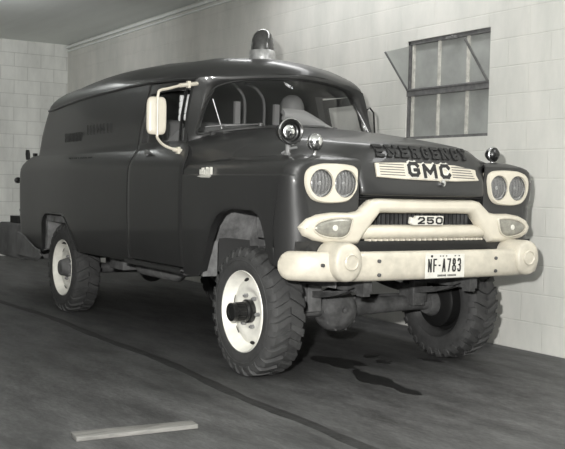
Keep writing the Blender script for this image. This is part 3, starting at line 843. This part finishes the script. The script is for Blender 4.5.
# ---------------- running gear
w = MB()
w.tube([(0, -.64, .378), (0, -.45, .378), (0, -.05, .378), (0, .05, .378), (0, .45, .378), (0, .64, .378)], [.055, .050, .062, .060, .048, .055], n=16)
axle = w.build('front_axle', M['chassis'], truck)
dx_ = -.19
w = MB(); w.lathe([(.0, .115), (.06, .112), (.10, .095), (.125, .06), (.135, .02), (.138, 0), (.138, -.03), (.11, -.09), (.06, -.13), (0, -.15)], (.0, dx_, .365), (1, 0, .05), n=28)
df = w.build('differential', M['chassis'], axle)
w = MB()
for k in range(10):
    a = 2*PI*k/10; w = MB(); w.lathe([(.010, 0), (.010, .012), (0, .014)], (.055, dx_+.122*math.cos(a), .365+.122*math.sin(a)), (1, 0, 0), n=6); w.build('cover_bolt', M['chassis'], axle)
w = MB(); w.lathe([(.018, 0), (.018, .014), (0, .018)], (.112, dx_-.01, .37), (1, 0, 0), n=8)
w.build('filler_plug', M['chassis'], axle)
for s in (-1, 1):
    w = MB(); w.lathe([(0, -.06), (.07, -.055), (.088, -.02), (.09, .02), (.07, .055), (0, .06)], (0, s*.60, .372), (0, 1, 0), n=22); w.build('steering_knuckle', M['chassis'], axle)
w = MB(); w.tube([(-.15, -.60, .41), (-.15, .60, .41)], .017, n=10); w.build('tie_rod', M['chassis'], axle)
for x_, nm in ((0, 1), (-3.13, 2)):
    for s in (-1, 1):
        w = MB()
        for k in range(5):
            hl = .52-.08*k; zo = .455+.008*k
            rows = []
            for i in range(13):
                x = -hl+2*hl*i/12; z = zo+.10*(x/.52)**2
                rows.append([(x_+x, s*.40-.03, z), (x_+x, s*.40+.03, z), (x_+x, s*.40+.03, z+.007), (x_+x, s*.40-.03, z+.007)])
            w.grid(rows, cu=True); w.poly(rows[0]); w.poly(rows[-1])
        w.box((x_, s*.40, .455), (.10, .075, .11))
        w.build('leaf_spring', M['chassis'], truck)
for s in (-1, 1):
    w = MB(); w.box((-1.75, s*.40, .60), (4.7, .06, .13)); w.build('frame_rail', M['chassis'], truck)
    w = MB(); w.box((.61, s*.42, .69), (.22, .05, .06)); w.box((.56, s*.40, .585), (.06, .05, .14)); w.build('bumper_bracket', M['chassis'], truck)
w = MB(); w.box((.42, 0, .64), (.07, .80, .08)); w.build('cross_member', M['chassis'], truck)
w = MB(); w.tube([(-3.13, -.64, .372), (-3.13, .64, .372)], .045, n=12); w.lathe([(0, -.14), (.1, -.1), (.14, 0), (.1, .1), (0, .14)], (-3.13, 0, .372), (1, 0, 0), n=20); w.build('rear_axle', M['chassis'], truck)
w = MB(); w.tube([(-1.0, .1, .5), (-.02-.12, -.17, .38)], .03, n=10); w.tube([(-1.25, 0, .52), (-3.0, 0, .38)], .035, n=10); w.build('drive_shaft', M['chassis'], truck)
w = MB(); w.box((-1.15, 0, .52), (.35, .30, .24)); w.box((-.55, 0, .68), (.8, .34, .36)); w.build('gearbox', M['chassis'], truck, bevel=.03)
w = MB(); w.tube([(-.9, -.62, .53), (-1.2, -.66, .50), (-1.26, -.66, .50), (-1.85, -.66, .50), (-1.9, -.66, .51), (-2.4, -.6, .55)], [.025, .03, .07, .07, .03, .025], n=14); w.build('muffler', M['dusty'], truck)
w = MB(); w.box((-2.25, -.62, .50), (.26, .2, .12)); w.build('tool_step', M['dusty'], truck, bevel=.01)
for s in (-1, 1):
    w = MB(); w.box((.07, s*.41, .455), (.05, .10, .17)); w.build('spring_hanger', M['hanger'] if s < 0 else M['chassis'], truck, bevel=.006)
    w = MB(); w.box((.05, s*.47, .52), (.05, .05, .26)); w.build('shock_absorber', M['hanger'] if s < 0 else M['chassis'], truck, bevel=.006)
w = MB(); w.box((-2.35, 0, .60), (3.4, 1.66, .03)); w.build('floor_pan', M['paint_in'], truck)
w = MB(); w.box((-.52, 0, .95), (.03, 1.5, .75)); w.build('firewall', M['paint_in'], truck)
# inner fenders, dusty, with stiffening ribs and a splash shield
for s in (-1, 1):
    w = MB()
    ax_ = [(-.56, .56), (-.50, .80), (-.40, .99), (-.22, 1.10), (0, 1.13), (.22, 1.12), (.36, 1.04), (.45, .90), (.48, .72)]
    w.grid([[(x, s*.895, z-.0) for x, z in ax_], [(x, s*.70, z+.02) for x, z in ax_], [(x, s*.52, z) for x, z in ax_]])
    w.grid([[(x, s*.52, z) for x, z in ax_], [(x*.9, s*.50, .55) for x, z in ax_]])
    for x in (-.25, -.05, .18): w.box((x, s*.535, .93), (.035, .03, .36))
    w.box((-.02, s*.56, .80), (.62, .05, .035), Matrix.Rotation(.18, 3, 'Y'))
    w.box((-.12, s*.60, .87), (.16, .10, .12))
    w.build('inner_fender', M['arch'], truck, solid=.006)
    w = MB(); w.box((-.455, s*.84, .66), (.02, .10, .22)); w.build('splash_shield', M['arch'], truck)
# dusty rear quarter apron and rear step
for s in (-1, 1):
    w = MB(); rows = []
    for i in range(13):
        x = -3.63-.68*i/12; zt_ = .505+.13*ss(i/12)**1.0; zb_ = .39+.06*(1-min(1, i/3))**2
        y = W(.55)-.03*ss((-2.6-x)/1.4)+.016
        rows.append([(x, s*(y-.02), zb_), (x, s*(y+.004), zb_+.03), (x, s*(y+.004), zt_-.01), (x, s*(y-.004), zt_)])
    w.grid(rows); w.build('quarter_apron', M['stepdust'], truck, solid=.008)
w = MB(); w.box((-4.70, 0, .53), (.74, 1.70, .34)); rs_ = w.build('rear_step', M['stepdust'], truck, bevel=.02)
for s in (-1, 1):
    w = MB(); w.box((-4.74, s*.70, .735), (.24, .2, .07)); w.tube([(-4.69, s*.72, .77), (-4.72, s*.72, .83), (-4.80, s*.70, .83)], .025, n=8); w.build('tow_gear', M['blackmatt'], rs_)
for s in (-1, 1):
    w = MB(); w.lathe([(.02, 0), (.022, .05), (.018, .09), (0, .095)], (-4.20, s*.83, 1.33), (-.2, 0, 1), n=10); w.box((-4.08, s*.80, 1.372), (.05, .03, .03)); w.build('door_hinge', M['black'], truck)
    w = MB(); w.tube([(-4.33, s*.78, 1.13), (-4.46, s*.84, 1.13)], .016, n=8); w.lathe([(0, -.02), (.03, -.015), (.03, .015), (0, .02)], (-4.47, s*.845, 1.13), (1, 0, 0), n=12); w.build('tail_lamp', M['black'], truck)
# weathered lettering on the panel sides: too worn to read
for s in (-1, 1):
    for (xa, xb, z, h, n) in ((-3.15, -2.72, 1.50, .075, 12), (-2.62, -2.05, 1.545, .085, 8), (-2.9, -2.35, 1.30, .05, 12)):
        w = MB()
        for k in range(n):
            x = xa+(xb-xa)*k/n; y = W(z)+.010-(.012 if z < 1.4 else .0)-.03*ss((-2.6-x)/1.4)
            w.box((x, s*y, z), (.012, .004, h)); w.box((x+.018, s*y, z+h*random.choice((-.4, 0, .4))), (.022, .004, .010))
        w.build('faded_lettering', M['faded'], truck, flat=True)

# ---------------- mirrors, lamps, beacon
MC = Vector((-.83, -1.050, 1.560))
w = MB(); mo = ell(0, 0, .064, .122, 40, pw=5)
nrm = Vector((math.cos(.28), -math.sin(.28), 0)); tg = Vector((math.sin(.28), math.cos(.28), 0))
mm = lambda a, b_, d: MC+tg*a+Vector((0, 0, 1))*b_+nrm*d
w.pillow(mo, [(0, -.012), (-.001, 0), (.002, .008), (.012, .014), (.028, .016)], mm)
mir = w.build('side_mirror', M['cream'], truck)
w = MB(); w.pillow(mo, [(.004, -.012), (.004, -.014), (.008, -.014)], mm, capback=False); w.build('mirror_glass', M['chrome'], mir)
w = MB(); armp = spline([(-.885, -.742, 1.795), (-.85, -.86, 1.772), (-.805, -.985, 1.737), (-.808, -1.03, 1.725), (-.81, -1.049, 1.70), (-.812, -1.05, 1.575), (-.81, -1.05, 1.45), (-.815, -1.045, 1.415), (-.825, -1.0, 1.375), (-.825, -.93, 1.35), (-.82, -.865, 1.34)], 40)
w.tube(armp, .0095, n=8)
w.build('mirror_arm', M['cream'], mir)
for p, q in (((-.90, -.725, 1.797), (-.845, -.88, 1.768)), ((-.815, -.86, 1.338), (-.826, -.93, 1.348))):
    w = MB(); w.tube([p, q], .014, n=8); w.box(((p[0]+q[0])/2, (p[1]+q[1])/2, (p[2]+q[2])/2), (.03, .02, .045)); w.build('arm_clamp', M['cream'], mir)
# open vent pane on the far side door
w = MB(); vp = [(-.985, .775, 1.47), (-.99, .765, 1.72), (-.975, .785, 1.735), (-.955, .806, 1.70), (-.945, .818, 1.50), (-.955, .806, 1.465)]
w.poly(vp); v_o = w.build('vent_window', M['glass'], truck, solid=.004, flat=True)
w = MB(); w.tube(vp, .008, n=6, closed=True); w.build('vent_window_frame', M['black'], v_o)
# big forward-facing warning lamp on the near fender
lx, ly, lz = .27, -.728, 1.433
w = MB(); w.lathe([(.0, -.10), (.03, -.095), (.055, -.07), (.068, -.03), (.070, 0), (.073, .004), (.073, .016), (.068, .020), (.060, .016), (.056, -.01), (.040, -.02), (0, -.02)], (lx, ly, lz), (1, -.12, .0), n=36)
sp = w.build('warning_lamp', M['black'], truck)
w = MB(); w.lathe([(.074, .000), (.077, .006), (.077, .013), (.072, .018), (.069, .014)], (lx, ly, lz), (1, -.12, 0), n=36); w.build('lamp_ring', M['chrome'], sp)
w = MB(); w.lathe([(.048, -.016), (.044, -.004), (.040, .0), (.024, .004), (.024, .018), (.016, .028), (0, .032)], (lx, ly, lz), (1, -.12, 0), n=28); w.build('lamp_lens', M['chrome'], sp)
w = MB(); w.tube([(lx-.02, ly, lz-.06), (lx-.02, ly, 1.315), (lx-.02, ly, 1.295)], [.016, .014, .03], n=10); w.tube([(lx-.05, ly-.02, 1.31), (lx+.0, ly+.01, 1.34), (lx+.03, ly+.03, 1.345)], .008, n=6); w.build('lamp_stalk', M['steel'], sp)
for (x, y, z, m_) in ((.505, -.715, 1.368, 'chrome'), (.445, .68, 1.355, 'black')):
    w = MB(); w.lathe([(0, -.05), (.025, -.045), (.042, -.02), (.046, .0), (.044, .012), (.040, .020), (.028, .034), (.012, .041), (0, .042)], (x, y, z), (1, 0, 0), n=28)
    t_ = w.build('signal_lamp', M[m_], truck)
    w = MB(); w.lathe([(.0455, .0), (.048, .006), (.047, .012), (.043, .016)], (x, y, z), (1, 0, 0), n=28); w.build('lamp_ring', M['chrome'], t_)
    w = MB(); w.tube([(x-.005, y, z-.04), (x-.005, y, z-.062), (x-.005, y, z-.085)], [.012, .010, .018], n=10); w.build('lamp_stalk', M['chrome'], t_)
# beacon on the roof
bx, bz_ = -1.27, 2.036
w = MB(); w.lathe([(.106, 0), (.104, .012), (.098, .02), (.097, .080), (.092, .088), (.086, .09)], (bx, 0, bz_), (0, 0, 1), n=36)
be = w.build('roof_beacon', M['trim'], truck)
w = MB(); w.lathe([(.088, .086), (.087, .13), (.081, .170), (.067, .207), (.045, .232), (.018, .245), (0, .247)], (bx, 0, bz_), (0, 0, 1), n=36); w.build('beacon_dome', M['dome'], be)

# ---------------- cab interior
w = MB(); w.box((-.90, 0, 1.415), (.26, 1.36, .12)); w.box((-.80, 0, 1.465), (.28, 1.30, .02)); w.build('dashboard', M['paint_in'], truck, bevel=.02)
w = MB(); w.box((-1.30, 0, 1.02), (.50, 1.30, .16)); w.box((-1.56, 0, 1.32), (.12, 1.30, .55), Matrix.Rotation(-.12, 3, 'Y')); w.build('bench_seat', M['vinyl'], truck, bevel=.04)
w = MB()
sc_ = Vector((-1.16, .36, 1.39)); nn = Vector((.55, 0, -.83)).normalized(); a_ = Vector((0, 1, 0)); b2 = nn.cross(a_)
w.tube([sc_+(a_*math.cos(t)+b2*math.sin(t))*.20 for t in [2*PI*k/32 for k in range(32)]], .011, n=8, closed=True)
for t in (0, 2.1, 4.2): w.tube([sc_, sc_+(a_*math.cos(t)+b2*math.sin(t))*.20], .008, n=6)
w.tube([sc_, sc_+nn*.45], .02, n=8); w.build('steering_wheel', M['black'], truck)
for y0, x0 in ((-.10, -1.62), (.10, -1.66)):
    w = MB(); w.tube(spline([(x0, y0-.02, 1.92-.02*(y0 > 0)+.02), (x0, y0+.06, 1.90), (x0, y0+.13, 1.84), (x0, y0+.16, 1.76), (x0, y0+.16, 1.55)], 16), .012, n=8); w.build('grab_rail', M['vinyl'], truck)
for y0 in (-.02, .335):
    w = MB(); w.box((-1.60, y0, 1.66), (.03, .045, .22)); w.build('partition_post', M['palecloth'], truck)
w = MB(); w.tube([(-.80, -.585, 1.50), (-.86, -.625, 1.70)], .003, n=6); w.build('aerial', M['white'], truck)

# loose things seen through the glass
dm = MB(); dm.lathe([(.085, 0), (.088, .02), (.084, .06), (.066, .10), (.035, .122), (0, .128)], (-.965, .075, 1.655), (0, 0, 1), n=28)
dm.lathe([(.085, 0), (.05, -.04), (.045, -.176), (.0, -.178)], (-.965, .075, 1.655), (0, 0, 1), n=20)
tag(dm.build('rounded_dome', M['vinyl']), 'dark dome shaped object standing behind the windshield above the dash', 'dome')
w = MB()
rows = []
for i in range(15):
    u = i/14; r = []
    for j in range(9):
        v = j/8
        y = -.04+.40*u; top = lin([(0, 1.655), (.15, 1.66), (.45, 1.655), (.75, 1.60), (1, 1.545)], u); bt = lin([(0, 1.60), (.2, 1.575), (.5, 1.545), (1, 1.53)], u)
        r.append((-.84+.03*math.sin(PI*v)+.02*u, y-.05, bt+(top-bt)*v))
    rows.append(r)
w.grid(rows)
tag(w.build('pale_cloth', M['palecloth'], solid=.03), 'pale grey folded cloth lying on the dash behind the windshield', 'cloth')
for k, (dx, lab) in enumerate(((0, 'front one of two white ribbed tubes hanging inside the near door window'), (-.085, 'rear one of two white ribbed tubes hanging inside the near door window'))):
    w = MB(); pts = [(-1.12+dx-.02*t, -.685, 1.745-.18*t) for t in [i/28 for i in range(29)]]
    w.tube(pts, [.016 if (i % 7) else .011 for i in range(29)], n=12)
    tag(w.build('ribbed_tube', M['white'], smooth=60), lab, 'tube', 'ribbed tubes in the cab')
w = MB(); w.add([(-1.10, -.70, 1.42), (-1.44, -.68, 1.42), (-1.32, -.66, 1.50), (-1.13, -.67, 1.525)], [(0, 1, 2, 3)])
tag(w.build('paper_sheet', M['palecloth'], solid=.006, flat=True), 'pale sheet leaning inside the near door window sill', 'paper')

# ================================================================== floor things
w = MB()
A = Vector((.835, -2.20, 0)); Bq = Vector((.892, -1.600, 0)); dv = (Bq-A).normalized(); nv = Vector((dv.y, -dv.x, 0))
Bq = A+dv*.57
o3 = []
for p in (A, Bq, Bq+nv*.085, A+nv*.105): o3.append(p)
w.add([Vector((p.x, p.y, .001)) for p in o3]+[Vector((p.x, p.y, .021)) for p in o3], [(3, 2, 1, 0), (4, 5, 6, 7), (0, 1, 5, 4), (1, 2, 6, 5), (2, 3, 7, 6), (3, 0, 4, 7)])
bo = w.build('wooden_board', M['wood'], flat=True, bevel=.003)
tag(bo, 'short weathered wooden board lying on the concrete in the foreground', 'board')
def stain(pts, z=.0015, m='oil'):
    w = MB(); P = spline([(a, b_, 0) for a, b_ in pts+pts[:1]], 40)[:-1]
    P = [Vector((p.x+random.uniform(-.012, .012), p.y+random.uniform(-.012, .012), 0)) for p in P]
    w.grid([[(p.x, p.y, 0.0004) for p in P], [(p.x, p.y, z) for p in P]], cu=True); w.poly([(p.x, p.y, z) for p in P])
    return w
ST_ = [([(-0.336, -0.15), (-0.373, -0.053), (-0.263, 0.007), (-0.155, 0.067), (-0.0, 0.064), (0.05, .02), (0.02, -.05), (0.125, -0.10), (0.026, -0.17), (-0.093, -0.16), (-0.231, -0.182)], 'broad dark oil patch on the concrete just ahead of the differential'),
       ([(0.172, -0.19), (0.115, -0.10), (0.215, -0.11), (0.30, -0.12), (0.427, -0.10), (0.645, -0.18), (0.822, -0.19), (0.877, -0.26), (0.757, -0.275), (0.62, -0.25), (0.50, -0.30), (0.376, -0.29), (.27, -.22)], 'long dark oil streak on the concrete running forward from under the bumper'),
       ([(-0.27, 0.261), (-0.238, 0.33), (-0.141, 0.271), (-0.175, 0.197)], 'small dark oil spot behind the broad oil patch, the farther of two'),
       ([(-0.087, 0.212), (-0.018, 0.274), (0.061, 0.194), (0.005, 0.157)], 'small dark oil spot behind the broad oil patch, the nearer of two'),
       ([(-0.038, 0.52), (0.067, 0.59), (0.158, 0.567), (0.09, 0.506)], 'small dark oil spot on the concrete beside the far front tire')]
for pts, lab in ST_:
    o = stain(pts).build('oil_stain', M['oil'], flat=True); tag(o, lab, 'stain', 'oil stains on the floor')

# ================================================================== camera and light
a, p, r, f_ = 2.57726, -.03797, .02326, 955.43
F = Vector((math.cos(a)*math.cos(p), math.sin(a)*math.cos(p), math.sin(p)))
rt = F.cross(Vector((0, 0, 1))).normalized(); up = rt.cross(F)
Rv = rt*math.cos(r)+up*math.sin(r); Uv = up*math.cos(r)-rt*math.sin(r)
cam = bpy.data.cameras.new('camera'); cam.sensor_width = 36; cam.sensor_fit = 'HORIZONTAL'; cam.lens = f_*36/565
co = bpy.data.objects.new('camera', cam); COL.objects.link(co)
m4 = Matrix((Rv, Uv, -F)).transposed().to_4x4(); m4.translation = Vector((4.83926, -3.65653, 1.11199))
co.matrix_world = m4; scn.camera = co

fl = bpy.data.lights.new('flash', 'POINT'); fl.energy = 1520; fl.shadow_soft_size = .05; fl.color = (1, .99, .96)
fo = bpy.data.objects.new('flash', fl); COL.objects.link(fo); fo.location = m4.translation-Rv*.26+Uv*.30
def area(name, loc, rot, sx, sy, e):
    l = bpy.data.lights.new(name, 'AREA'); l.shape = 'RECTANGLE'; l.size = sx; l.size_y = sy; l.energy = e
    o = bpy.data.objects.new(name, l); COL.objects.link(o); o.location = loc; o.rotation_euler = rot; return o
area('ceiling_fill', (-1.8, .9, 3.18), (0, 0, 0), 3.2, .3, 22)  # added fill light without a fixture, lifts the upper right wall
area('ceiling_fill', (2.2, .9, 3.18), (0, 0, 0), 1.6, .3, 26)  # second added fill, out of view, brightens the near end of that wall
area('back_wall_fill', (-5.4, -1.2, 3.05), (0, math.radians(82), 0), .2, .8, 44)  # unseen fill added to brighten the back wall, not a fitted lamp
wd_ = bpy.data.worlds.new('world'); scn.world = wd_; wd_.use_nodes = True
bg = wd_.node_tree.nodes['Background']; bg.inputs[0].default_value = (.98, 1, .97, 1); bg.inputs[1].default_value = .09
scn.view_settings.view_transform = 'Standard'; scn.view_settings.look = 'None'
scn.view_settings.exposure = 0; scn.view_settings.gamma = 1; scn.view_settings.use_curve_mapping = False
